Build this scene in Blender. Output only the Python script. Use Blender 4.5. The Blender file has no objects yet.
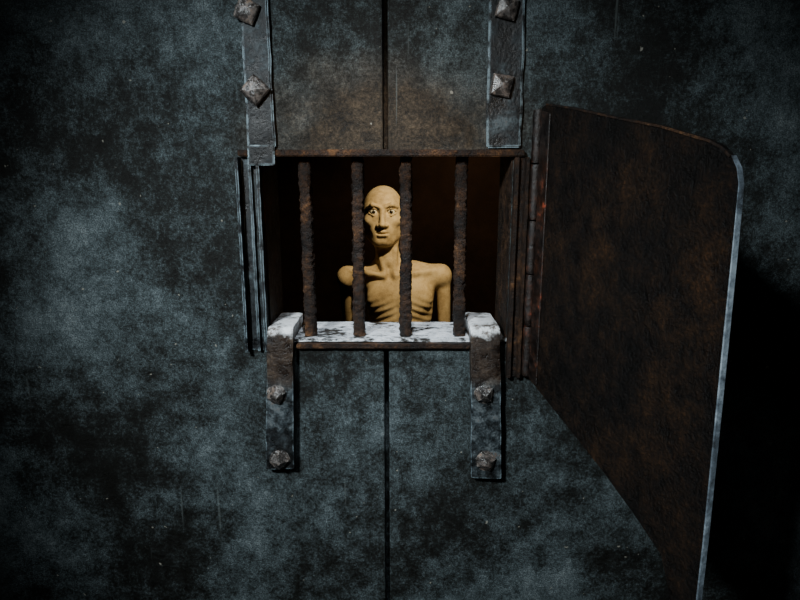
import bpy, bmesh, math, random
import numpy as np
from mathutils import Vector, Matrix, noise
random.seed(7)
Z0 = 1.65          # eye level, all hatch heights are measured from it
COL = bpy.context.scene.collection

# ------------------------------------------------------------------ materials
def new_mat(name):
    m = bpy.data.materials.new(name); m.use_nodes = True
    nt = m.node_tree; nt.nodes.clear()
    out = nt.nodes.new('ShaderNodeOutputMaterial')
    bs = nt.nodes.new('ShaderNodeBsdfPrincipled')
    nt.links.new(bs.outputs[0], out.inputs[0])
    return m, nt, bs
def ramp(nt, fac, stops):
    r = nt.nodes.new('ShaderNodeValToRGB')
    while len(r.color_ramp.elements) < len(stops): r.color_ramp.elements.new(0.5)
    for e, (p, c) in zip(r.color_ramp.elements, stops):
        e.position = p; e.color = (c[0], c[1], c[2], 1) if not isinstance(c, float) else (c, c, c, 1)
    nt.links.new(fac, r.inputs[0]); return r.outputs[0]
def noise_n(nt, co, scale, detail=8, rough=0.65, dist=0.0):
    n = nt.nodes.new('ShaderNodeTexNoise')
    n.inputs['Scale'].default_value = scale; n.inputs['Detail'].default_value = detail
    n.inputs['Roughness'].default_value = rough; n.inputs['Distortion'].default_value = dist
    nt.links.new(co, n.inputs['Vector']); return n.outputs[0]
def math_n(nt, op, a, b=None, c=None):
    n = nt.nodes.new('ShaderNodeMath'); n.operation = op
    for i, v in enumerate((a, b, c)):
        if v is None: continue
        if isinstance(v, (int, float)): n.inputs[i].default_value = v
        else: nt.links.new(v, n.inputs[i])
    return n.outputs[0]
def mixc(nt, f, a, b):
    n = nt.nodes.new('ShaderNodeMix'); n.data_type = 'RGBA'
    if isinstance(f, float): n.inputs[0].default_value = f
    else: nt.links.new(f, n.inputs[0])
    for i, v in ((6, a), (7, b)):
        if isinstance(v, tuple): n.inputs[i].default_value = (*v, 1)
        else: nt.links.new(v, n.inputs[i])
    return n.outputs[2]
def world_co(nt):
    g = nt.nodes.new('ShaderNodeNewGeometry'); return g.outputs['Position']
def edge_wear(nt, col, edge_col, radius, noise_fac):
    """paint rubbed bright on real mesh edges (bevel normal against face normal)"""
    bv = nt.nodes.new('ShaderNodeBevel'); bv.samples = 4; bv.inputs[0].default_value = radius
    g = nt.nodes.new('ShaderNodeNewGeometry')
    d = nt.nodes.new('ShaderNodeVectorMath'); d.operation = 'DOT_PRODUCT'
    nt.links.new(bv.outputs[0], d.inputs[0]); nt.links.new(g.outputs['Normal'], d.inputs[1])
    m = ramp(nt, d.outputs['Value'], [(0.80, 1.0), (0.97, 0.0)])
    nn = ramp(nt, noise_fac, [(0.44, 0.05), (0.56, 1.0)])
    return mixc(nt, math_n(nt, 'MULTIPLY', m, nn), col, edge_col)
def weathered(name, stops, s1=8, s2=60, s3=300, w=(0.45, 0.35, 0.2), rough=(0.4, 0.8), bump=0.5, bdist=0.002,
              metallic=0.0, stretch=(1, 1, 1), spec=0.5, edge=None, erad=0.003):
    m, nt, bs = new_mat(name)
    mp = nt.nodes.new('ShaderNodeMapping'); mp.inputs['Scale'].default_value = stretch
    nt.links.new(world_co(nt), mp.inputs[0]); co = mp.outputs[0]
    a = noise_n(nt, co, s1); b = noise_n(nt, co, s2); c = noise_n(nt, co, s3, 4, 0.7)
    f = math_n(nt, 'ADD', math_n(nt, 'ADD', math_n(nt, 'MULTIPLY', a, w[0]), math_n(nt, 'MULTIPLY', b, w[1])),
               math_n(nt, 'MULTIPLY', c, w[2]))
    col = ramp(nt, f, stops)
    if edge: col = edge_wear(nt, col, edge, erad, b)
    nt.links.new(col, bs.inputs['Base Color'])
    r = ramp(nt, b, [(0.35, float(rough[0])), (0.65, float(rough[1]))]); nt.links.new(r, bs.inputs['Roughness'])
    bs.inputs['Metallic'].default_value = metallic
    bs.inputs['Specular IOR Level'].default_value = spec
    bm = nt.nodes.new('ShaderNodeBump'); bm.inputs['Strength'].default_value = bump
    bm.inputs['Distance'].default_value = bdist
    h = math_n(nt, 'ADD', math_n(nt, 'MULTIPLY', b, 0.6), math_n(nt, 'MULTIPLY', c, 0.4))
    nt.links.new(h, bm.inputs['Height']); nt.links.new(bm.outputs[0], bs.inputs['Normal'])
    return m, nt, bs, col, f

# door paint : blue-grey paint flaking off near-black brown iron, rust bloom around the hatch head
M_door, nt, bs = new_mat('door_paint')
co = world_co(nt)
mp = nt.nodes.new('ShaderNodeMapping'); mp.inputs['Location'].default_value = (3.1, 0, 0.55); mp.inputs['Scale'].default_value = (1.0, 1, 0.8)
nt.links.new(co, mp.inputs[0])
big = noise_n(nt, mp.outputs[0], 4.6, 3, 0.6)
mid = noise_n(nt, co, 32, 10, 0.80)
fine = noise_n(nt, co, 230, 6, 0.85)
grit = noise_n(nt, co, 620, 3, 0.7)
f = math_n(nt, 'ADD', math_n(nt, 'ADD', math_n(nt, 'MULTIPLY', big, 0.42), math_n(nt, 'MULTIPLY', mid, 0.50)), math_n(nt, 'MULTIPLY', fine, 0.42))
f = math_n(nt, 'SUBTRACT', f, 0.160)
paint = ramp(nt, f, [(0.43, (0.005, 0.0047, 0.0034)), (0.475, (0.013, 0.015, 0.0135)), (0.51, (0.034, 0.043, 0.044)),
                     (0.55, (0.062, 0.079, 0.083)), (0.60, (0.110, 0.134, 0.140)), (0.68, (0.23, 0.26, 0.26))])
gm = ramp(nt, grit, [(0.38, (0.40, 0.40, 0.40)), (0.52, (1.0, 1.0, 1.0)), (0.66, (1.7, 1.7, 1.7))])
mul = nt.nodes.new('ShaderNodeMix'); mul.data_type = 'RGBA'; mul.blend_type = 'MULTIPLY'; mul.inputs[0].default_value = 1.0
nt.links.new(paint, mul.inputs[6]); nt.links.new(gm, mul.inputs[7]); col = mul.outputs[2]
vd = nt.nodes.new('ShaderNodeVectorMath'); vd.operation = 'SUBTRACT'; vd.inputs[1].default_value = (-0.02, 0, Z0 + 0.045)
nt.links.new(co, vd.inputs[0])
vs = nt.nodes.new('ShaderNodeVectorMath'); vs.operation = 'MULTIPLY'; vs.inputs[1].default_value = (4.2, 0, 8.5)
nt.links.new(vd.outputs[0], vs.inputs[0])
vl = nt.nodes.new('ShaderNodeVectorMath'); vl.operation = 'LENGTH'; nt.links.new(vs.outputs[0], vl.inputs[0])
dn = math_n(nt, 'ADD', vl.outputs['Value'], math_n(nt, 'MULTIPLY', noise_n(nt, co, 14), 0.8))
rf = ramp(nt, math_n(nt, 'MULTIPLY', dn, 0.8), [(0.60, 1.0), (0.98, 0.0)])
rust = ramp(nt, math_n(nt, 'ADD', math_n(nt, 'MULTIPLY', mid, 0.5), math_n(nt, 'MULTIPLY', fine, 0.5)),
            [(0.42, (0.005, 0.0035, 0.002)), (0.50, (0.028, 0.020, 0.012)), (0.60, (0.095, 0.068, 0.042))])
base = mixc(nt, rf, col, rust)
chip = ramp(nt, noise_n(nt, co, 105, 2, 0.5), [(0.72, 0.0), (0.745, 0.8)])
ms = nt.nodes.new('ShaderNodeMapping'); ms.inputs['Scale'].default_value = (150, 1, 5); ms.inputs['Rotation'].default_value = (0, 0.12, 0)
nt.links.new(co, ms.inputs[0])
scr = ramp(nt, noise_n(nt, ms.outputs[0], 1.0, 3, 0.5), [(0.69, 0.0), (0.74, 0.35)])
base = mixc(nt, scr, base, (0.13, 0.15, 0.145))
nt.links.new(mixc(nt, chip, base, (0.30, 0.28, 0.23)), bs.inputs['Base Color'])
nt.links.new(ramp(nt, mid, [(0.35, 0.45), (0.65, 0.8)]), bs.inputs['Roughness'])
bs.inputs['Specular IOR Level'].default_value = 0.25
bmp = nt.nodes.new('ShaderNodeBump'); bmp.inputs['Strength'].default_value = 1.0; bmp.inputs['Distance'].default_value = 0.0035
hh = math_n(nt, 'ADD', math_n(nt, 'MULTIPLY', fine, 0.45), math_n(nt, 'ADD', math_n(nt, 'MULTIPLY', mid, 0.5), math_n(nt, 'MULTIPLY', grit, 0.15)))
nt.links.new(hh, bmp.inputs['Height']); nt.links.new(bmp.outputs[0], bs.inputs['Normal'])

BLUE_EDGE = (0.26, 0.34, 0.38)
M_iron = weathered('painted_iron', [(0.43, (0.003, 0.003, 0.003)), (0.50, (0.007, 0.008, 0.009)), (0.55, (0.020, 0.026, 0.029)),
    (0.60, (0.07, 0.09, 0.10)), (0.66, (0.08, 0.045, 0.028))], s1=14, s2=60, s3=260, rough=(0.28, 0.65), bump=0.9, bdist=0.003, spec=0.35, edge=BLUE_EDGE, erad=0.003)[0]
M_rust = weathered('rusted_iron', [(0.42, (0.003, 0.0016, 0.0011)), (0.49, (0.012, 0.0055, 0.0026)), (0.55, (0.036, 0.016, 0.0065)),
    (0.62, (0.12, 0.055, 0.021))], s1=20, s2=90, s3=400, rough=(0.5, 0.9), bump=1.0, bdist=0.005, spec=0.3)[0]
M_bolt = weathered('bolt_iron', [(0.40, (0.010, 0.009, 0.009)), (0.49, (0.045, 0.038, 0.034)), (0.55, (0.14, 0.11, 0.095)),
    (0.62, (0.28, 0.17, 0.10))], s1=50, s2=150, s3=420, rough=(0.15, 0.42), bump=0.8, bdist=0.002, spec=0.9, edge=(0.40, 0.38, 0.35), erad=0.002)[0]
M_flap = weathered('flap_rust', [(0.43, (0.0013, 0.0007, 0.0004)), (0.485, (0.0042, 0.002, 0.0010)), (0.53, (0.0105, 0.0048, 0.0019)),
    (0.58, (0.022, 0.0098, 0.0034)), (0.64, (0.060, 0.024, 0.0075))], s1=9, s2=42, s3=280, w=(0.36, 0.36, 0.28), rough=(0.45, 0.85), bump=1.0, bdist=0.009, spec=0.2)[0]
M_hinge = weathered('hinge_rust', [(0.44, (0.003, 0.0016, 0.0012)), (0.52, (0.012, 0.005, 0.0025)), (0.58, (0.06, 0.017, 0.006)),
    (0.63, (0.34, 0.055, 0.02))], s1=24, s2=80, s3=300, rough=(0.35, 0.7), bump=0.9, bdist=0.003)[0]
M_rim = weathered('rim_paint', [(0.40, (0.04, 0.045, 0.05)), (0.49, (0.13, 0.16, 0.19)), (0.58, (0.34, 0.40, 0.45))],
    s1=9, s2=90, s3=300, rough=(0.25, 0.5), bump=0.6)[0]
M_sill = weathered('peeling_white_paint', [(0.445, (0.05, 0.045, 0.04)), (0.47, (0.30, 0.31, 0.32)), (0.495, (0.70, 0.74, 0.78)),
    (0.56, (0.93, 0.96, 1.0))], s1=26, s2=90, s3=300, rough=(0.15, 0.4), bump=1.0, bdist=0.003, stretch=(0.6, 1, 1), metallic=0.25)[0]
def strap_mat():
    m, nt, bs, col, f = weathered('worn_strap_iron', [(0.42, (0.004, 0.004, 0.004)), (0.48, (0.010, 0.012, 0.013)),
        (0.53, (0.032, 0.041, 0.046)), (0.58, (0.10, 0.118, 0.125)), (0.64, (0.11, 0.06, 0.035))], s1=18, s2=75, s3=330,
        rough=(0.25, 0.6), bump=1.0, bdist=0.003, spec=0.5, edge=BLUE_EDGE, erad=0.0028)
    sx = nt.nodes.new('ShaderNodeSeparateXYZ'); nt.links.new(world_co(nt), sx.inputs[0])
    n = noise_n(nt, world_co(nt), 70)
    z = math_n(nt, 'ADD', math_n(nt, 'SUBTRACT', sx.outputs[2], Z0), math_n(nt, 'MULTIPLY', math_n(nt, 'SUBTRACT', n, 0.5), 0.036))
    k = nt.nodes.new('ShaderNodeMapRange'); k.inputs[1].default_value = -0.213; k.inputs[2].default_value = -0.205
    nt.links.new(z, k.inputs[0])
    white = ramp(nt, f, [(0.455, (0.16, 0.13, 0.11)), (0.49, (0.62, 0.64, 0.65)), (0.54, (0.92, 0.94, 0.96))])  # light on the cap top painted in as white, broken by peeling flecks
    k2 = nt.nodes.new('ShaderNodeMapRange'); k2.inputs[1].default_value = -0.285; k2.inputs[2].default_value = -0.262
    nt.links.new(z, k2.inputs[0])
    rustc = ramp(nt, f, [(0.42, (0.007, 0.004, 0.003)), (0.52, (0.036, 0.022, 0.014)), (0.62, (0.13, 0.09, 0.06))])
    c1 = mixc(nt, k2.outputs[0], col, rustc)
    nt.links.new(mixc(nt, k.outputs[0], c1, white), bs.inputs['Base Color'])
    return m
M_strap = strap_mat()
M_clay = weathered('ochre_clay', [(0.40, (0.38, 0.28, 0.15)), (0.5, (0.58, 0.45, 0.26)), (0.60, (0.70, 0.57, 0.36))],
    s1=9, s2=60, s3=300, rough=(0.5, 0.75), bump=0.3, bdist=0.002)[0]
M_cloth = weathered('dark_cloth', [(0.4, (0.012, 0.010, 0.009)), (0.6, (0.035, 0.03, 0.026))], rough=(0.8, 0.95))[0]
M_wall = weathered('dark_plaster', [(0.4, (0.010, 0.007, 0.005)), (0.5, (0.03, 0.022, 0.015)), (0.62, (0.055, 0.042, 0.03))],
    s1=2.2, s2=14, s3=120, rough=(0.7, 0.95), bump=0.5, bdist=0.006)[0]
M_floor = weathered('stone_floor', [(0.4, (0.012, 0.011, 0.010)), (0.6, (0.045, 0.04, 0.035))], s1=2, s2=16, s3=140,
    rough=(0.5, 0.9), bump=0.5, bdist=0.005)[0]
M_white, _, b_ = new_mat('eye_white'); b_.inputs['Base Color'].default_value = (0.9, 0.86, 0.74, 1); b_.inputs['Roughness'].default_value = 0.35
M_iris, _, b_ = new_mat('eye_iris'); b_.inputs['Base Color'].default_value = (0.015, 0.010, 0.008, 1); b_.inputs['Roughness'].default_value = 0.3

# ------------------------------------------------------------------ helpers
WL = {}
def finish(name, bm, mat, origin, parent=None, smooth=False, sharp=40):
    """bm is in world metres; origin = object origin"""
    origin = Vector(origin)
    bmesh.ops.recalc_face_normals(bm, faces=bm.faces)
    bmesh.ops.translate(bm, verts=bm.verts, vec=-origin)
    me = bpy.data.meshes.new(name); bm.to_mesh(me); bm.free()
    for mt in (mat if isinstance(mat, list) else [mat]): me.materials.append(mt)
    if smooth:
        for p in me.polygons: p.use_smooth = True
        try: me.set_sharp_from_angle(angle=math.radians(sharp))
        except Exception: pass
    ob = bpy.data.objects.new(name, me); COL.objects.link(ob)
    WL[ob.name] = origin
    if parent:
        ob.parent = parent; ob.location = origin - WL[parent.name]
    else: ob.location = origin
    return ob
def add_box(bm, x0, x1, y0, y1, z0, z1):
    vs = [bm.verts.new((x, y, z)) for x in (x0, x1) for y in (y0, y1) for z in (z0, z1)]
    q = [(0, 1, 3, 2), (4, 6, 7, 5), (0, 4, 5, 1), (2, 3, 7, 6), (0, 2, 6, 4), (1, 5, 7, 3)]
    for f in q: bm.faces.new([vs[i] for i in f])
    return vs
def rough_up(bm, amp, freq, cuts_len):
    for _ in range(6):
        es = [e for e in bm.edges if e.calc_length() > cuts_len]
        if not es: break
        bmesh.ops.subdivide_edges(bm, edges=es, cuts=1, use_grid_fill=True)
    for v in bm.verts:
        v.co += amp * noise.noise_vector(v.co * freq)
def iron_bar(name, x0, x1, y0, y1, z0, z1, mat, parent, bev=0.0012, amp=0.0006, freq=60, cl=0.012):
    bm = bmesh.new(); add_box(bm, x0, x1, y0, y1, Z0 + z0, Z0 + z1)
    bmesh.ops.bevel(bm, geom=bm.edges[:], offset=bev, segments=2, affect='EDGES')
    rough_up(bm, amp, freq, cl)
    return finish(name, bm, mat, ((x0 + x1) / 2, (y0 + y1) / 2, Z0 + (z0 + z1) / 2), parent, True, 50)
def structure(name, x0, x1, y0, y1, z0, z1, mat):
    bm = bmesh.new(); add_box(bm, x0, x1, y0, y1, z0, z1)
    o = finish(name, bm, mat, ((x0 + x1) / 2, (y0 + y1) / 2, z0)); o["kind"] = "structure"; return o

# ------------------------------------------------------------------ room
HX0, HX1, HZ0, HZ1, TH = -0.169, 0.138, -0.2275, 0.015, 0.086
fl = structure('floor', -1.7, 1.7, -2.6, 3.6, -0.1, 0.0, M_floor); fl["label"] = "dark worn stone floor of the prison cell"; fl["category"] = "floor"
ce = structure('ceiling', -1.7, 1.7, -2.6, 3.6, 2.8, 2.9, M_wall); ce["label"] = "dark plaster ceiling over cell and corridor"; ce["category"] = "ceiling"
for n, a in (('wall_left', (-1.7, -1.6, -2.6, 3.6)), ('wall_right', (1.6, 1.7, -2.6, 3.6)), ('wall_back', (-1.6, 1.6, 3.5, 3.6))):
    w = structure(n, *a, 0.0, 2.8, M_wall); w["label"] = "dark stained plaster wall in unlit prison cell"; w["category"] = "wall"
bm = bmesh.new()
add_box(bm, -1.6, -0.85, -0.02, 0.12, 0, 2.8); add_box(bm, 0.85, 1.6, -0.02, 0.12, 0, 2.8); add_box(bm, -0.85, 0.85, -0.02, 0.12, 2.45, 2.8)
w = finish('wall_front', bm, M_wall, (0, 0.05, 0)); w["kind"] = "structure"; w["label"] = "dark plaster wall around the cell door"; w["category"] = "wall"

# door : two boards meeting at a vertical seam, hatch hole through both
SEAM = -0.0175; SW = 0.0030
bm = bmesh.new()
def leaf(xs, zs):
    grid = {}
    def V(x, z):
        if (x, z) not in grid: grid[(x, z)] = bm.verts.new((x, 0, Z0 + z))
        return grid[(x, z)]
    fs = []
    for i in range(len(xs) - 1):
        for j in range(len(zs) - 1):
            cx = (xs[i] + xs[i + 1]) / 2; cz = (zs[j] + zs[j + 1]) / 2
            if HX0 < cx < HX1 and HZ0 < cz < HZ1: continue
            fs.append(bm.faces.new([V(xs[i], zs[j]), V(xs[i + 1], zs[j]), V(xs[i + 1], zs[j + 1]), V(xs[i], zs[j + 1])]))
    r = bmesh.ops.extrude_face_region(bm, geom=fs)
    bmesh.ops.translate(bm, verts=[g for g in r['geom'] if isinstance(g, bmesh.types.BMVert)], vec=(0, TH, 0))
leaf([-0.845, HX0, SEAM - SW], [-Z0 + 0.004, HZ0, HZ1, 0.795])
leaf([SEAM + SW, HX1, 0.845], [-Z0 + 0.004, HZ0, HZ1, 0.795])
add_box(bm, SEAM - SW, SEAM + SW, 0.02, 0.07, 0.01, Z0 + HZ0)
add_box(bm, SEAM - SW, SEAM + SW, 0.02, 0.07, Z0 + HZ1, Z0 + 0.79)
door = finish('door_1', bm, M_door, (0, 0.043, 0))
door["kind"] = "structure"; door["label"] = "heavy blue-grey mottled prison door of two boards"; door["category"] = "door"
bv = door.modifiers.new('b', 'BEVEL'); bv.width = 0.0022; bv.segments = 2; bv.limit_method = 'ANGLE'

# ------------------------------------------------------------------ hatch
hatch = bpy.data.objects.new('barred_hatch', None); COL.objects.link(hatch)
hatch.location = (-0.015, -0.01, Z0 - 0.2275); WL[hatch.name] = Vector(hatch.location); hatch.empty_display_size = 0.05
hatch["label"] = "rusted iron barred hatch with open flap set in prison door"; hatch["category"] = "door hatch"

frame = bpy.data.objects.new('hatch_frame', None); COL.objects.link(frame)
frame.parent = hatch; frame.location = (0, 0.005, 0.0); WL[frame.name] = WL[hatch.name] + Vector((0, .005, 0)); frame.empty_display_size = 0.05
iron_bar('top_rail', -0.195, 0.150, -0.010, 0.0, 0.0125, 0.0205, M_rust, frame)
iron_bar('bottom_rail', -0.1335, 0.0905, -0.009, 0.0, -0.229, -0.2225, M_rust, frame)
iron_bar('added_jamb_sheet', HX0, HX0 + 0.002, 0.001, TH, -0.2165, 0.0145, M_rust, frame, bev=0.0004, amp=0.0003)  # added thin sheets, darken the jambs that the lamps turned grey
iron_bar('added_jamb_sheet', HX1 - 0.002, HX1, 0.001, TH, -0.2165, 0.0145, M_rust, frame, bev=0.0004, amp=0.0003)
def upright(xs_y, z0, z1, mat, name):
    bm = bmesh.new()
    n = 24
    rings = []
    for i in range(n + 1):
        z = Z0 + z0 + (z1 - z0) * i / n
        rings.append([bm.verts.new((x + 0.0006 * noise.noise(Vector((x * 90, 3, z * 60))), y + 0.0008 * noise.noise(Vector((x * 80, 9, z * 60))), z)) for x, y in xs_y])
    for a, b in zip(rings, rings[1:]):
        for k in range(len(xs_y)):
            k2 = (k + 1) % len(xs_y); bm.faces.new([a[k], a[k2], b[k2], b[k]])
    bm.faces.new(rings[0]); bm.faces.new(rings[-1])
    c = sum(x for x, y in xs_y) / len(xs_y)
    return finish(name, bm, mat, (c, -0.005, Z0 + (z0 + z1) / 2), frame, True, 35)
upright([(-0.198, 0), (-0.198, -0.013), (-0.1945, -0.014), (-0.1935, -0.002), (-0.184, -0.0015), (-0.183, -0.008), (-0.180, -0.008), (-0.179, -0.002),
         (-0.1745, -0.002), (-0.1735, -0.011), (-0.1697, -0.011), (-0.1695, 0)], -0.232, 0.0115, M_iron, 'side_rail')
upright([(0.1385, 0), (0.139, -0.009), (0.1435, -0.010), (0.145, -0.004), (0.151, -0.004), (0.1525, -0.010), (0.156, -0.010), (0.157, 0)],
        -0.268, 0.0115, M_rust, 'side_rail')
bm = bmesh.new(); add_box(bm, HX0, HX1, -0.001, TH, Z0 - 0.2215, Z0 - 0.2175); rough_up(bm, 0.0010, 45, 0.010)
sill = finish('sill', bm, M_sill, ((HX0 + HX1) / 2, 0.04, Z0 - 0.2275), hatch, True, 60); sill["label"] = "white peeling painted iron sill ledge"

def bar(x, lean, r, seed):
    bm = bmesh.new(); n = 130; m = 14; rings = []
    zb, zt = Z0 - 0.2165, Z0 + 0.015
    for i in range(n + 1):
        t = i / n; z = zb + (zt - zb) * t
        ring = []
        for k in range(m):
            a = 2 * math.pi * k / m
            ca, sa = math.cos(a), math.sin(a)
            sq = 1 / max(abs(ca), abs(sa)); rr = r * (0.55 + 0.45 * min(sq, 1.25))
            rr *= 1 + 0.16 * noise.noise(Vector((ca * 1.1 + seed, sa * 1.1, z * 45))) + 0.28 * noise.noise(Vector((ca * 2.5, sa * 2.5 + seed, z * 240)))
            ring.append(bm.verts.new((x + lean * t + rr * ca, 0.014 + rr * sa, z)))
        rings.append(ring)
    for a, b in zip(rings, rings[1:]):
        for k in range(m): bm.faces.new([a[k], a[(k + 1) % m], b[(k + 1) % m], b[k]])
    bm.faces.new(rings[0]); bm.faces.new(rings[-1])
    return finish('bar', bm, M_rust, (x, 0.014, zb), hatch, True, 70)
for i, (x, l) in enumerate(((-0.1175, -0.001), (-0.0535, 0.001), (0.0075, 0.0), (0.0775, -0.001))):
    bar(x, l, 0.0076, i * 3.7)

def bolt(parent, x, y, z, size, kind, rot=0.0):
    bm = bmesh.new()
    prof = {'square': [(1.0, 0.0), (1.0, 0.28), (0.88, 0.40), (0.50, 0.54), (0.16, 0.60), (0.0, 0.61)],
            'pyramid': [(1.15, 0.0), (1.10, 0.12), (0.95, 0.20), (0.92, 0.42), (0.55, 0.70), (0.20, 0.86), (0.0, 0.88)]}[kind]
    sides = 4
    jit = 0.07 if kind == 'square' else 0.12
    m = sides * 5; rings = []
    for (rr, h) in prof:
        ring = []
        if rr == 0.0:
            rings.append([bm.verts.new((x, y - h * size, Z0 + z))]); continue
        for k in range(m):
            a = 2 * math.pi * k / m
            loc = (a % (2 * math.pi / sides)) - math.pi / sides
            pr = (math.cos(math.pi / sides) / math.cos(loc)) ** 0.85
            if kind == 'pyramid' and h <= 0.12: pr = 0.85
            q = size * rr * pr * (1 + jit * noise.noise(Vector((math.cos(a) * 2 + x * 90, math.sin(a) * 2, h * 4 + z * 70))))
            ring.append(bm.verts.new((x + q * math.cos(a + rot), y - h * size * (1 + 0.08 * noise.noise(Vector((math.cos(a), x * 50 + math.sin(a), h)))), Z0 + z + q * math.sin(a + rot))))
        rings.append(ring)
    for a, b in zip(rings, rings[1:]):
        for k in range(m):
            if len(b) == 1: bm.faces.new([a[k], a[(k + 1) % m], b[0]])
            else: bm.faces.new([a[k], a[(k + 1) % m], b[(k + 1) % m], b[k]])
    bm.faces.new(rings[0])
    return finish('bolt', bm, M_bolt, (x, y, Z0 + z), parent, True, 18)

def upper_strap(xa0, xa1, xb0, xb1, zb, zt, bolts):
    bm = bmesh.new()
    vs = add_box(bm, 0, 1, -0.007, 0.0, Z0 + zb, Z0 + zt)
    for v in vs:
        top = v.co.z > Z0 + (zb + zt) / 2
        v.co.x = ((xb0 if top else xa0) if v.co.x < 0.5 else (xb1 if top else xa1))
    bmesh.ops.bevel(bm, geom=bm.edges[:], offset=0.0018, segments=2, affect='EDGES')
    rough_up(bm, 0.0014, 35, 0.009)
    s = finish('strap', bm, M_iron, ((xa0 + xa1) / 2, 0, Z0 + zb), hatch, True, 45)
    for b in bolts: bolt(s, *b)
    return s
upper_strap(-0.183, -0.150, -0.184, -0.152, 0.0225, 0.30,
    [(-0.175, -0.0065, 0.174, 0.0165, 'square', 0.35), (-0.170, -0.0065, 0.088, 0.0180, 'square', 0.05)])
upper_strap(0.104, 0.145, 0.101, 0.142, 0.0225, 0.30,
    [(0.122, -0.0065, 0.177, 0.0160, 'square', 0.55), (0.119, -0.0065, 0.093, 0.0165, 'square', 0.6)])
iron_bar('strap_tail', -0.182, -0.150, -0.0135, -0.0105, 0.002, 0.026, M_iron, frame)

def lower_strap(xt0, xt1, xb0, xb1, zb, bolts):
    prof = [(0.0, zb), (-0.016, zb), (-0.0165, zb + 0.05)]
    for i in range(8): prof.append((-0.017, zb + 0.05 + ((-0.212) - zb - 0.05) * (i + 1) / 8))
    for i in range(1, 7):
        a = math.pi / 2 * i / 6
        prof.append((-0.017 + 0.012 * (1 - math.cos(a)), -0.212 + 0.0135 * math.sin(a)))
    prof += [(0.02, -0.1985), (0.045, -0.199), (0.070, -0.200), (0.071, -0.2160), (0.04, -0.2160), (0.0, -0.2160)]
    for i in range(6): prof.append((0.0, -0.225 + (zb + 0.225) * i / 6))
    bm = bmesh.new(); nx = 7; rows = []
    for j in range(nx):
        u = j / (nx - 1); row = []
        for (y, z) in prof:
            t = (z - zb) / (-0.1985 - zb)
            x0 = xb0 + (xt0 - xb0) * t; x1 = xb1 + (xt1 - xb1) * t
            p = Vector((x0 + (x1 - x0) * u, y, Z0 + z))
            d = noise.noise_vector(p * 55) * 0.0016
            edge = 0.0012 if j in (0, nx - 1) else 0.0
            if y > -0.001: d.y = 0
            row.append(bm.verts.new((p.x + d.x, min(p.y + d.y + (edge if y < -0.01 else 0), 0.08), p.z + d.z * 0.8 - (edge if z > -0.205 else 0))))
        rows.append(row)
    m = len(prof)
    for a, b in zip(rows, rows[1:]):
        for k in range(m): bm.faces.new([a[k], a[(k + 1) % m], b[(k + 1) % m], b[k]])
    bm.faces.new(rows[0]); bm.faces.new(rows[-1])
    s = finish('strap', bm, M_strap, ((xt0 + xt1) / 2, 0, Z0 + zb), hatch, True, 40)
    s["label"] = "bent iron strap folded over the sill, peeling top with bright light painted on"
    for b in bolts: bolt(s, *b)
lower_strap(-0.168, -0.1365, -0.180, -0.142, -0.395, [(-0.160, -0.016, -0.288, 0.0135, 'pyramid', 0.3), (-0.160, -0.0155, -0.380, 0.0135, 'pyramid', 0.0)])
lower_strap(0.0895, 0.1270, 0.096, 0.136, -0.408, [(0.1095, -0.016, -0.287, 0.0135, 'pyramid', 0.75), (0.1145, -0.0155, -0.382, 0.0145, 'pyramid', 0.4)])

# flap
FO = Vector((0.166, -0.014)); FD = Vector((0.085, -0.298)).normalized(); FN = Vector((-FD.y, FD.x))
if FN.x < 0: FN = -FN
out = [(0.0, 0.068), (0.012, 0.0715), (0.07, 0.062), (0.154, 0.0453), (0.21, 0.035), (0.251, 0.0247), (0.267, 0.0208), (0.280, 0.0155), (0.290, 0.0085),
       (0.2965, -0.0005), (0.300, -0.012), (0.3015, -0.06), (0.303, -0.12), (0.3045, -0.18), (0.306, -0.24), (0.3075, -0.30), (0.308, -0.36), (0.306, -0.390), (0.299, -0.403),
       (0.289, -0.405), (0.281, -0.395), (0.277, -0.378), (0.262, -0.3457), (0.22, -0.329), (0.165, -0.3105), (0.08, -0.288), (0.0, -0.267)]
def FP(s, z, n=0.0): 
    p = FO + FD * s + FN * n
    return (p.x, p.y, Z0 + z)
bm = bmesh.new()
T = 0.0042
f0 = [bm.verts.new(FP(s, z, 0)) for s, z in out]; f1 = [bm.verts.new(FP(s, z, T)) for s, z in out]
bm.faces.new(f0); bm.faces.new(f1[::-1])
for k in range(len(out)):
    k2 = (k + 1) % len(out); bm.faces.new([f0[k], f0[k2], f1[k2], f1[k]])
flap = finish('flap', bm, M_flap, FP(0, -0.1), hatch)
flap["label"] = "open rust-brown iron flap with rounded corners"
bv = flap.modifiers.new('b', 'BEVEL'); bv.width = 0.0008; bv.segments = 1; bv.limit_method = 'ANGLE'
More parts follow.
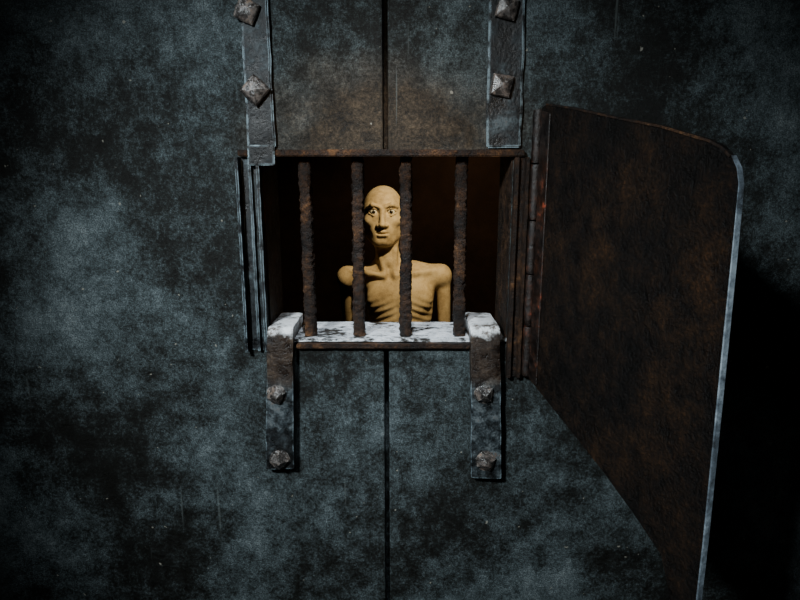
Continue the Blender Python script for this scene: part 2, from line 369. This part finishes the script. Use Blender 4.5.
def sweep(name, pts, w_in, n0, n1, mat, parent, outw=0.0010, taper=False):
    bm = bmesh.new(); rings = []
    P = [Vector(p) for p in pts]
    for i, p in enumerate(P):
        a = P[max(i - 1, 0)]; b = P[min(i + 1, len(P) - 1)]
        t = (b - a).normalized(); nrm = Vector((t.y, -t.x))
        c = Vector((0.15, -0.15))
        if nrm.dot(c - p) < 0: nrm = -nrm
        tw = min(1.0, 0.15 + i / 5.0) if taper else 1.0
        q0 = p - nrm * outw * tw; q1 = p + nrm * w_in * tw
        rings.append([bm.verts.new(FP(q0.x, q0.y, n0)), bm.verts.new(FP(q1.x, q1.y, n0)), bm.verts.new(FP(q1.x, q1.y, n1)), bm.verts.new(FP(q0.x, q0.y, n1))])
    for a, b in zip(rings, rings[1:]):
        for k in range(4): bm.faces.new([a[k], a[(k + 1) % 4], b[(k + 1) % 4], b[k]])
    bm.faces.new(rings[0]); bm.faces.new(rings[-1])
    c = pts[len(pts) // 2]
    return finish(name, bm, mat, FP(c[0], c[1]), parent, False)
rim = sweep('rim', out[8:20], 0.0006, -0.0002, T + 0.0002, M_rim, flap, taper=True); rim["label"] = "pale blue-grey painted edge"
lip = sweep('lip', out[1:9], 0.002, -0.0010, 0.0, M_rust, flap, 0.0)
bm = bmesh.new()
pts = [(0.004, 0.064), (0.024, 0.060), (0.024, -0.268), (0.004, -0.263)]
a = [bm.verts.new(FP(s, z, -0.0022)) for s, z in pts]; b = [bm.verts.new(FP(s, z, 0.0)) for s, z in pts]
bm.faces.new(a); bm.faces.new(b[::-1])
for k in range(4): bm.faces.new([a[k], a[(k + 1) % 4], b[(k + 1) % 4], b[k]])
bmesh.ops.bevel(bm, geom=bm.edges[:], offset=0.0006, segments=1, affect='EDGES')
finish('hinge_leaf', bm, M_hinge, FP(0.012, -0.1), flap)
zs = [0.067, 0.004, -0.064, -0.131, -0.198, -0.266]
for i in range(5):
    bm = bmesh.new(); m = 14; rings = []
    z1, z0 = Z0 + zs[i] - 0.001, Z0 + zs[i + 1] + 0.001
    for j in range(13):
        t = j / 12; z = z0 + (z1 - z0) * t
        rr = 0.0062 * (0.86 if j in (0, 12) else 1.0)
        rings.append([bm.verts.new((0.1640 + rr * math.cos(2 * math.pi * k / m) * (1 + 0.07 * noise.noise(Vector((k, i, z * 90)))),
                                    -0.0075 + rr * math.sin(2 * math.pi * k / m) * (1 + 0.07 * noise.noise(Vector((k, i, z * 90)))), z)) for k in range(m)])
    for a, b in zip(rings, rings[1:]):
        for k in range(m): bm.faces.new([a[k], a[(k + 1) % m], b[(k + 1) % m], b[k]])
    bm.faces.new(rings[0]); bm.faces.new(rings[-1])
    finish('hinge_knuckle', bm, M_hinge, (0.164, -0.0075, (z0 + z1) / 2), flap, True, 50)

# ------------------------------------------------------------------ statue (one continuous implicit surface)
FY = 1.45
def smin(a, b, k):
    h = np.maximum(k - np.abs(a - b), 0) / k
    return np.minimum(a, b) - h * h * k * 0.25
def smax(a, b, k): return -smin(-a, -b, k)
def ell(c, r): return ('e', c, r, min(c[2] - r[2], c[2]), c[2] + r[2])
def cap(a, b, ra, rb): return ('c', a, b, ra, rb, min(a[2], b[2]) - max(ra, rb), max(a[2], b[2]) + max(ra, rb))
def ev(p, X, Y, Z):
    if p[0] == 'e':
        c, r = p[1], p[2]
        x, y, z = (X - c[0]), (Y - c[1]), (Z - c[2])
        k0 = np.sqrt((x / r[0]) ** 2 + (y / r[1]) ** 2 + (z / r[2]) ** 2)
        k1 = np.sqrt((x / r[0] ** 2) ** 2 + (y / r[1] ** 2) ** 2 + (z / r[2] ** 2) ** 2) + 1e-9
        return k0 * (k0 - 1) / k1
    a, b, ra, rb = p[1:5]
    bx, by, bz = b[0] - a[0], b[1] - a[1], b[2] - a[2]
    L = bx * bx + by * by + bz * bz
    t = np.clip(((X - a[0]) * bx + (Y - a[1]) * by + (Z - a[2]) * bz) / L, 0, 1)
    return np.sqrt((X - a[0] - t * bx) ** 2 + (Y - a[1] - t * by) ** 2 + (Z - a[2] - t * bz) ** 2) - (ra + (rb - ra) * t)
hx = -0.062
B = []   # (prim, k, op)
def U(p, k=0.02): B.append((p, k, 1))
def S(p, k=0.01): B.append((p, k, -1))
# torso
U(ell((0.0, 0.015, 1.135), (0.124, 0.090, 0.17)))
U(ell((0.0, 0.02, 1.21), (0.125, 0.075, 0.075)), 0.04)
U(ell((0.0, 0.02, 0.98), (0.090, 0.066, 0.14)), 0.05)
U(ell((0.0, 0.02, 0.86), (0.118, 0.085, 0.10)), 0.05)
U(cap((-0.09, 0.02, 1.255), (-0.195, 0.015, 1.252), 0.036, 0.030), 0.04)
U(cap((0.07, 0.02, 1.255), (0.150, 0.015, 1.258), 0.036, 0.032), 0.04)
U(cap((-0.045, 0.03, 1.29), (-0.14, 0.03, 1.262), 0.030, 0.020), 0.03)
U(cap((-0.035, 0.03, 1.29), (0.11, 0.03, 1.266), 0.030, 0.020), 0.03)
# deltoids and arms
U(ell((-0.200, 0.015, 1.244), (0.034, 0.036, 0.038)), 0.03)
U(ell((0.154, 0.015, 1.250), (0.036, 0.038, 0.040)), 0.03)
U(cap((-0.203, 0.03, 1.235), (-0.205, 0.14, 1.02), 0.028, 0.024), 0.015)
U(cap((-0.205, 0.14, 1.02), (-0.10, 0.15, 0.90), 0.025, 0.017), 0.012)
U(cap((0.162, 0.015, 1.24), (0.172, 0.02, 0.985), 0.027, 0.022), 0.010)
U(cap((0.172, 0.02, 0.985), (0.178, -0.04, 0.765), 0.023, 0.015), 0.012)
def hand(w, d, side, n):
    w = Vector(w); d = Vector(d).normalized(); s = Vector(side).normalized()
    U(cap(tuple(w), tuple(w + d * 0.07), 0.015, 0.018), 0.012)
    U(cap(tuple(w + d * 0.03 - s * 0.014), tuple(w + d * 0.075 - s * 0.022), 0.011, 0.010), 0.010)
    U(cap(tuple(w + d * 0.03 + s * 0.014), tuple(w + d * 0.075 + s * 0.022), 0.011, 0.010), 0.010)
    nn = Vector(n)
    for i, (o, l) in enumerate(((-0.027, 0.060), (-0.009, 0.072), (0.009, 0.070), (0.026, 0.054))):
        p0 = w + d * 0.078 + s * o; p1 = p0 + d * l * 0.5 + nn * 0.004; p2 = p1 + d * l * 0.45 + nn * 0.016
        U(cap(tuple(p0), tuple(p1), 0.0078, 0.0070), 0.003); U(cap(tuple(p1), tuple(p2), 0.0070, 0.0055), 0.003)
    t0 = w + d * 0.025 - s * 0.015; t1 = t0 + d * 0.03 - s * 0.025 + nn * 0.008; t2 = t1 + d * 0.030 - s * 0.006 + nn * 0.010
    U(cap(tuple(t0), tuple(t1), 0.010, 0.0085), 0.004); U(cap(tuple(t1), tuple(t2), 0.0085, 0.0065), 0.003)
hand((0.178, -0.04, 0.765), (0.0, -0.12, -1), (0, 1, 0), (-1, 0, 0))
hand((-0.10, 0.15, 0.90), (1, 0.05, -0.35), (0, 0, -1), (0, -1, 0))
# legs, feet
LEG = []
for sx in (-1, 1):
    LEG += [cap((sx * 0.065, 0.02, 0.84), (sx * 0.078, 0.01, 0.45), 0.064, 0.040), cap((sx * 0.078, 0.01, 0.45), (sx * 0.080, 0.035, 0.075), 0.040, 0.025)]
    U(LEG[-2], 0.02); U(LEG[-1], 0.02)
    U(ell((sx * 0.080, 0.055, 0.05), (0.026, 0.030, 0.045)), 0.02)
    U(cap((sx * 0.080, 0.045, 0.045), (sx * 0.092, -0.06, 0.026), 0.026, 0.022), 0.02)
    for q in range(5):
        xx = sx * (0.073 + q * 0.0105); U(cap((xx, -0.06, 0.018), (xx + sx * 0.002, -0.092 + q * 0.006, 0.011), 0.009, 0.0075 if q else 0.010), 0.004)
# neck
U(cap((-0.040, 0.025, 1.25), (-0.054, 0.020, 1.41), 0.046, 0.043), 0.03)
U(cap((-0.100, 0.010, 1.425), (-0.054, -0.042, 1.272), 0.008, 0.008), 0.020)
U(cap((-0.012, 0.010, 1.425), (-0.024, -0.042, 1.272), 0.008, 0.008), 0.020)
U(cap((-0.056, -0.016, 1.36), (-0.045, -0.026, 1.31), 0.012, 0.012), 0.018)
# clavicles, pecs
U(cap((-0.055, -0.050, 1.262), (-0.115, -0.038, 1.272), 0.010, 0.008), 0.014); U(cap((-0.115, -0.038, 1.272), (-0.19, -0.004, 1.272), 0.008, 0.008), 0.018)
U(cap((-0.018, -0.050, 1.262), (0.055, -0.038, 1.272), 0.010, 0.008), 0.014); U(cap((0.055, -0.038, 1.272), (0.138, -0.004, 1.276), 0.008, 0.008), 0.018)
U(ell((-0.062, -0.043, 1.178), (0.058, 0.030, 0.048)), 0.035)
U(ell((0.058, -0.043, 1.178), (0.058, 0.030, 0.048)), 0.035)
S(cap((-0.036, -0.064, 1.283), (-0.037, -0.060, 1.263), 0.010, 0.008), 0.014)
S(cap((-0.10, -0.045, 1.299), (-0.12, -0.035, 1.297), 0.011, 0.010), 0.014)
S(cap((0.03, -0.045, 1.299), (0.06, -0.035, 1.297), 0.011, 0.010), 0.014)
# head
E = 0.005
U(ell((hx, 0.020, 1.504), (0.071, 0.090, 0.080)), 0.02)
U(ell((hx, -0.006, 1.470), (0.069, 0.070, 0.080)), 0.03)
U(ell((hx, -0.022, 1.425), (0.055, 0.054, 0.050)), 0.03)
U(cap((hx - 0.012, -0.058, 1.392), (hx + 0.012, -0.058, 1.392), 0.0185, 0.0185), 0.026)
U(cap((hx - 0.055, 0.005, 1.424), (hx - 0.024, -0.046, 1.395), 0.014, 0.014), 0.022)
U(cap((hx + 0.055, 0.005, 1.424), (hx + 0.024, -0.046, 1.395), 0.014, 0.014), 0.022)
for s in (-1, 1):
    S(ell((hx + s * 0.071, -0.066, 1.425), (0.011, 0.019, 0.020)), 0.024)
    U(ell((hx + s * 0.045, -0.050, 1.463), (0.016, 0.015, 0.010)), 0.022)
    U(cap((hx + s * 0.012, -0.0760, 1.509 + E), (hx + s * 0.034, -0.0750, 1.516 + E), 0.0055, 0.0062), 0.010)
    U(cap((hx + s * 0.034, -0.0750, 1.516 + E), (hx + s * 0.053, -0.056, 1.508 + E), 0.0062, 0.0045), 0.012)
    S(ell((hx + s * 0.031, -0.084, 1.4905 + E), (0.0225, 0.021, 0.0155)), 0.007)
    U(cap((hx + s * 0.014, -0.0690, 1.4965 + E), (hx + s * 0.030, -0.0745, 1.5035 + E), 0.0028, 0.0032), 0.002)
    U(cap((hx + s * 0.030, -0.0745, 1.5035 + E), (hx + s * 0.048, -0.0620, 1.4935 + E), 0.0032, 0.0028), 0.002)
    U(cap((hx + s * 0.016, -0.0690, 1.4820 + E), (hx + s * 0.032, -0.0735, 1.4780 + E), 0.0026, 0.0026), 0.003)
    U(cap((hx + s * 0.032, -0.0735, 1.4780 + E), (hx + s * 0.047, -0.0620, 1.4855 + E), 0.0026, 0.0026), 0.003)
    U(ell((hx + s * 0.0140, -0.084, 1.4490), (0.0085, 0.011, 0.0075)), 0.005)
    S(ell((hx + s * 0.0075, -0.090, 1.4410), (0.0042, 0.006, 0.003)), 0.003)
    U(ell((hx + s * 0.0735, 0.020, 1.480), (0.008, 0.019, 0.031)), 0.006)
    S(ell((hx + s * 0.083, 0.014, 1.482), (0.007, 0.010, 0.018)), 0.004)
U(cap((hx, -0.072, 1.504), (hx, -0.091, 1.460), 0.0070, 0.0100), 0.010)
U(ell((hx, -0.095, 1.452), (0.0115, 0.0110, 0.0090)), 0.006)
U(ell((hx, -0.066, 1.424), (0.032, 0.014, 0.022)), 0.018)
for s in (-1, 1):
    U(cap((hx + s * 0.004, -0.0830, 1.4280), (hx + s * 0.022, -0.0735, 1.4230), 0.0058, 0.0030), 0.003)
U(cap((hx - 0.011, -0.0805, 1.4130), (hx + 0.011, -0.0805, 1.4130), 0.0074, 0.0074), 0.004)
S(cap((hx - 0.023, -0.082, 1.4208), (hx + 0.023, -0.082, 1.4208), 0.0032, 0.0032), 0.002)
S(cap((hx - 0.012, -0.088, 1.4010), (hx + 0.012, -0.088, 1.4010), 0.006, 0.006), 0.010)

def body_sdf(X, Y, Z, zlo, zhi):
    d = None
    for (p, k, op) in B:
        if p[-1] < zlo - 0.06 or p[-2] > zhi + 0.06: continue
        v = ev(p, X, Y, Z)
        if d is None: d = v; continue
        d = smin(d, v, k) if op > 0 else smax(d, -v, k)
    if d is None: d = np.full(np.broadcast(X, Y, Z).shape, 0.1, np.float32)
    if zhi > 1.0 and zlo < 1.22:
        win = np.clip((Z - 1.00) / 0.04, 0, 1) * np.clip((1.20 - Z) / 0.05, 0, 1) * np.clip((0.02 - Y) / 0.05, 0, 1) * (np.abs(X) < 0.14)
        ph = (Z + 0.45 * np.abs(X)) / 0.027 * 2 * np.pi
        d = d - 0.0018 * win * np.sin(ph) * np.clip(np.abs(X) / 0.04, 0, 1)
        d = d + 0.004 * win * np.exp(-((X + 0.01) / 0.012) ** 2)
    return d
def axis(segs):
    a = []
    for (lo, hi, st) in segs:
        n = max(1, int(round((hi - lo) / st))); a += [lo + (hi - lo) * i / n for i in range(n)]
    a.append(segs[-1][1]); return np.array(a, np.float32)
def nets(ax, ay, az, fn):
    nx, ny, nz = len(ax), len(ay), len(az)
    D = np.empty((nx, ny, nz), np.float32)
    X = ax[:, None, None]; Y = ay[None, :, None]
    st = 16
    for k in range(0, nz, st):
        z = az[k:k + st]; D[:, :, k:k + st] = fn(X, Y, z[None, None, :], float(z[0]), float(z[-1]))
    s = D < 0
    cs = np.zeros((nx - 1, ny - 1, nz - 1), np.int8)
    for i in (0, 1):
        for j in (0, 1):
            for k in (0, 1): cs += s[i:nx - 1 + i, j:ny - 1 + j, k:nz - 1 + k]
    act = (cs > 0) & (cs < 8)
    I, J, K = np.nonzero(act); idx = -np.ones(act.shape, np.int64); idx[I, J, K] = np.arange(len(I))
    acc = np.zeros((len(I), 3)); cnt = np.zeros(len(I))
    cor = [(i, j, k) for i in (0, 1) for j in (0, 1) for k in (0, 1)]
    for a in range(8):
        for b in range(a + 1, 8):
            ca, cb = cor[a], cor[b]
            if sum(abs(p - q) for p, q in zip(ca, cb)) != 1: continue
            da = D[I + ca[0], J + ca[1], K + ca[2]]; db = D[I + cb[0], J + cb[1], K + cb[2]]
            m = (da < 0) != (db < 0); t = np.where(m, da / np.where(m, da - db, 1), 0)
            pa = np.stack([ax[I + ca[0]], ay[J + ca[1]], az[K + ca[2]]], 1); pb = np.stack([ax[I + cb[0]], ay[J + cb[1]], az[K + cb[2]]], 1)
            acc += np.where(m[:, None], pa + (pb - pa) * t[:, None], 0); cnt += m
    V = acc / np.maximum(cnt, 1)[:, None]
    F = []
    e = s[:-1] != s[1:]; ii, jj, kk = np.nonzero(e[:, 1:-1, 1:-1]); jj += 1; kk += 1
    q = np.stack([idx[ii, jj - 1, kk - 1], idx[ii, jj, kk - 1], idx[ii, jj, kk], idx[ii, jj - 1, kk]], 1)
    fl = ~s[ii, jj, kk]; q[fl] = q[fl][:, ::-1]; F.append(q)
    e = s[:, :-1] != s[:, 1:]; ii, jj, kk = np.nonzero(e[1:-1, :, 1:-1]); ii += 1; kk += 1
    q = np.stack([idx[ii - 1, jj, kk - 1], idx[ii - 1, jj, kk], idx[ii, jj, kk], idx[ii, jj, kk - 1]], 1)
    fl = ~s[ii, jj, kk]; q[fl] = q[fl][:, ::-1]; F.append(q)
    e = s[:, :, :-1] != s[:, :, 1:]; ii, jj, kk = np.nonzero(e[1:-1, 1:-1, :]); ii += 1; jj += 1
    q = np.stack([idx[ii - 1, jj - 1, kk], idx[ii, jj - 1, kk], idx[ii, jj, kk], idx[ii - 1, jj, kk]], 1)
    fl = ~s[ii, jj, kk]; q[fl] = q[fl][:, ::-1]; F.append(q)
    return V, np.concatenate(F)
def net_object(name, V, F, mat, origin, parent=None):
    me = bpy.data.meshes.new(name)
    me.from_pydata((V).tolist(), [], F.tolist()); me.validate(); me.materials.append(mat)
    bm = bmesh.new(); bm.from_mesh(me); bmesh.ops.recalc_face_normals(bm, faces=bm.faces); bm.to_mesh(me); bm.free()
    for p in me.polygons: p.use_smooth = True
    o = bpy.data.objects.new(name, me); COL.objects.link(o)
    if parent: o.parent = parent
    else: o.location = origin
    return o
ax = axis([(-0.27, -0.144, 0.006), (-0.144, 0.026, 0.0020), (0.026, 0.23, 0.0055)])
ay = axis([(-0.125, -0.02, 0.0020), (-0.02, 0.26, 0.0065)])
az = axis([(-0.004, 0.11, 0.005), (0.11, 0.58, 0.010), (0.58, 1.02, 0.006), (1.02, 1.36, 0.0045), (1.36, 1.60, 0.0020)])
V, F = nets(ax, ay, az, body_sdf)
V[:, 2] = np.maximum(V[:, 2], 0.0)
statue = net_object('statue', V, F, M_clay, (0, FY, 0)); WL[statue.name] = Vector((0, FY, 0))
statue["label"] = "ochre clay statue of gaunt bare-chested bald man standing in cell"; statue["category"] = "statue"
def tr_sdf(X, Y, Z, zlo, zhi):
    d = ev(ell((0.0, 0.02, 0.86), (0.132, 0.098, 0.12)), X, Y, Z)
    d = smin(d, ev(ell((0.0, 0.02, 0.93), (0.105, 0.083, 0.12)), X, Y, Z), 0.04)
    for i, p in enumerate(LEG):
        q = list(p); q[3] += 0.016; q[4] += 0.022; d = smin(d, ev(tuple(q), X, Y, Z), 0.02)
    d = d + 0.002 * np.sin(Z * 90 + X * 40)
    d = np.maximum(d, Z - 0.955); return np.maximum(d, 0.13 - Z)
V, F = nets(axis([(-0.17, 0.17, 0.009)]), axis([(-0.12, 0.16, 0.009)]), axis([(0.11, 0.98, 0.010)]), tr_sdf)
tr = net_object('trousers', V, F, M_cloth, None, statue); tr["label"] = "dark loose cloth trousers"
for s in (-1, 1):
    bm = bmesh.new(); c = Vector((hx + s * 0.031, -0.0620, 1.4905 + E)); R = 0.0130
    bmesh.ops.create_uvsphere(bm, u_segments=28, v_segments=30, radius=R)
    for f in bm.faces:
        if f.calc_center_median().normalized().z > 0.88: f.material_index = 1
    bmesh.ops.rotate(bm, verts=bm.verts, cent=(0, 0, 0), matrix=Matrix.Rotation(math.radians(90), 3, 'X'))
    bmesh.ops.translate(bm, verts=bm.verts, vec=c + Vector((0, FY, 0)))
    e = finish('eye', bm, [M_white, M_iris], c + Vector((0, FY, 0)), statue, True, 80)

# ------------------------------------------------------------------ lights
def spot(name, loc, tgt, energy, col, size, blend, rad):
    l = bpy.data.lights.new(name, 'SPOT'); l.energy = energy; l.color = col; l.spot_size = math.radians(size); l.spot_blend = blend; l.shadow_soft_size = rad
    o = bpy.data.objects.new(name, l); COL.objects.link(o); o.location = loc
    o.rotation_euler = (Vector(tgt) - Vector(loc)).to_track_quat('-Z', 'Y').to_euler(); return o
spot('corridor_spotlight', (-0.50, -1.0, Z0 + 0.50), (0.04, 0, Z0 - 0.30), 105, (0.85, 0.95, 1.0), 56, 1.0, 0.07)
spot('sill_spotlight', (-0.02, -0.42, Z0 + 1.0), (-0.02, 0.03, Z0 - 0.215), 85, (0.85, 0.93, 1.0), 14, 1.0, 0.02)
spot('added_warm_fill', (-0.05, -0.75, Z0 + 0.30), (-0.0, 0, Z0 + 0.0), 5.5, (1.0, 0.60, 0.26), 34, 1.0, 0.03)  # added warm fill for the bars and hatch head, not a lamp of the corridor
spot('cell_spotlight', (0.34, 0.66, Z0 + 0.60), (-0.03, FY, 1.36), 74, (1.0, 0.77, 0.42), 34, 0.6, 0.02)
spot('added_cell_fill', (0.6, 2.3, 2.6), (0.2, 3.5, 0.9), 30, (1.0, 0.55, 0.26), 80, 1.0, 0.05)  # added fill, faintly lifts the back wall; no such lamp in the cell
w = bpy.data.worlds.new('world'); bpy.context.scene.world = w; w.use_nodes = True
w.node_tree.nodes['Background'].inputs[0].default_value = (0.42, 0.46, 0.42, 1); w.node_tree.nodes['Background'].inputs[1].default_value = 0.09

# ------------------------------------------------------------------ camera
cd = bpy.data.cameras.new('camera'); cd.lens = 27; cd.sensor_width = 36; cd.clip_start = 0.02
cam = bpy.data.objects.new('camera', cd); COL.objects.link(cam)
cam.location = (0, -0.75, Z0); cam.rotation_euler = (math.radians(90 - 12.5), 0, 0)
bpy.context.scene.camera = cam
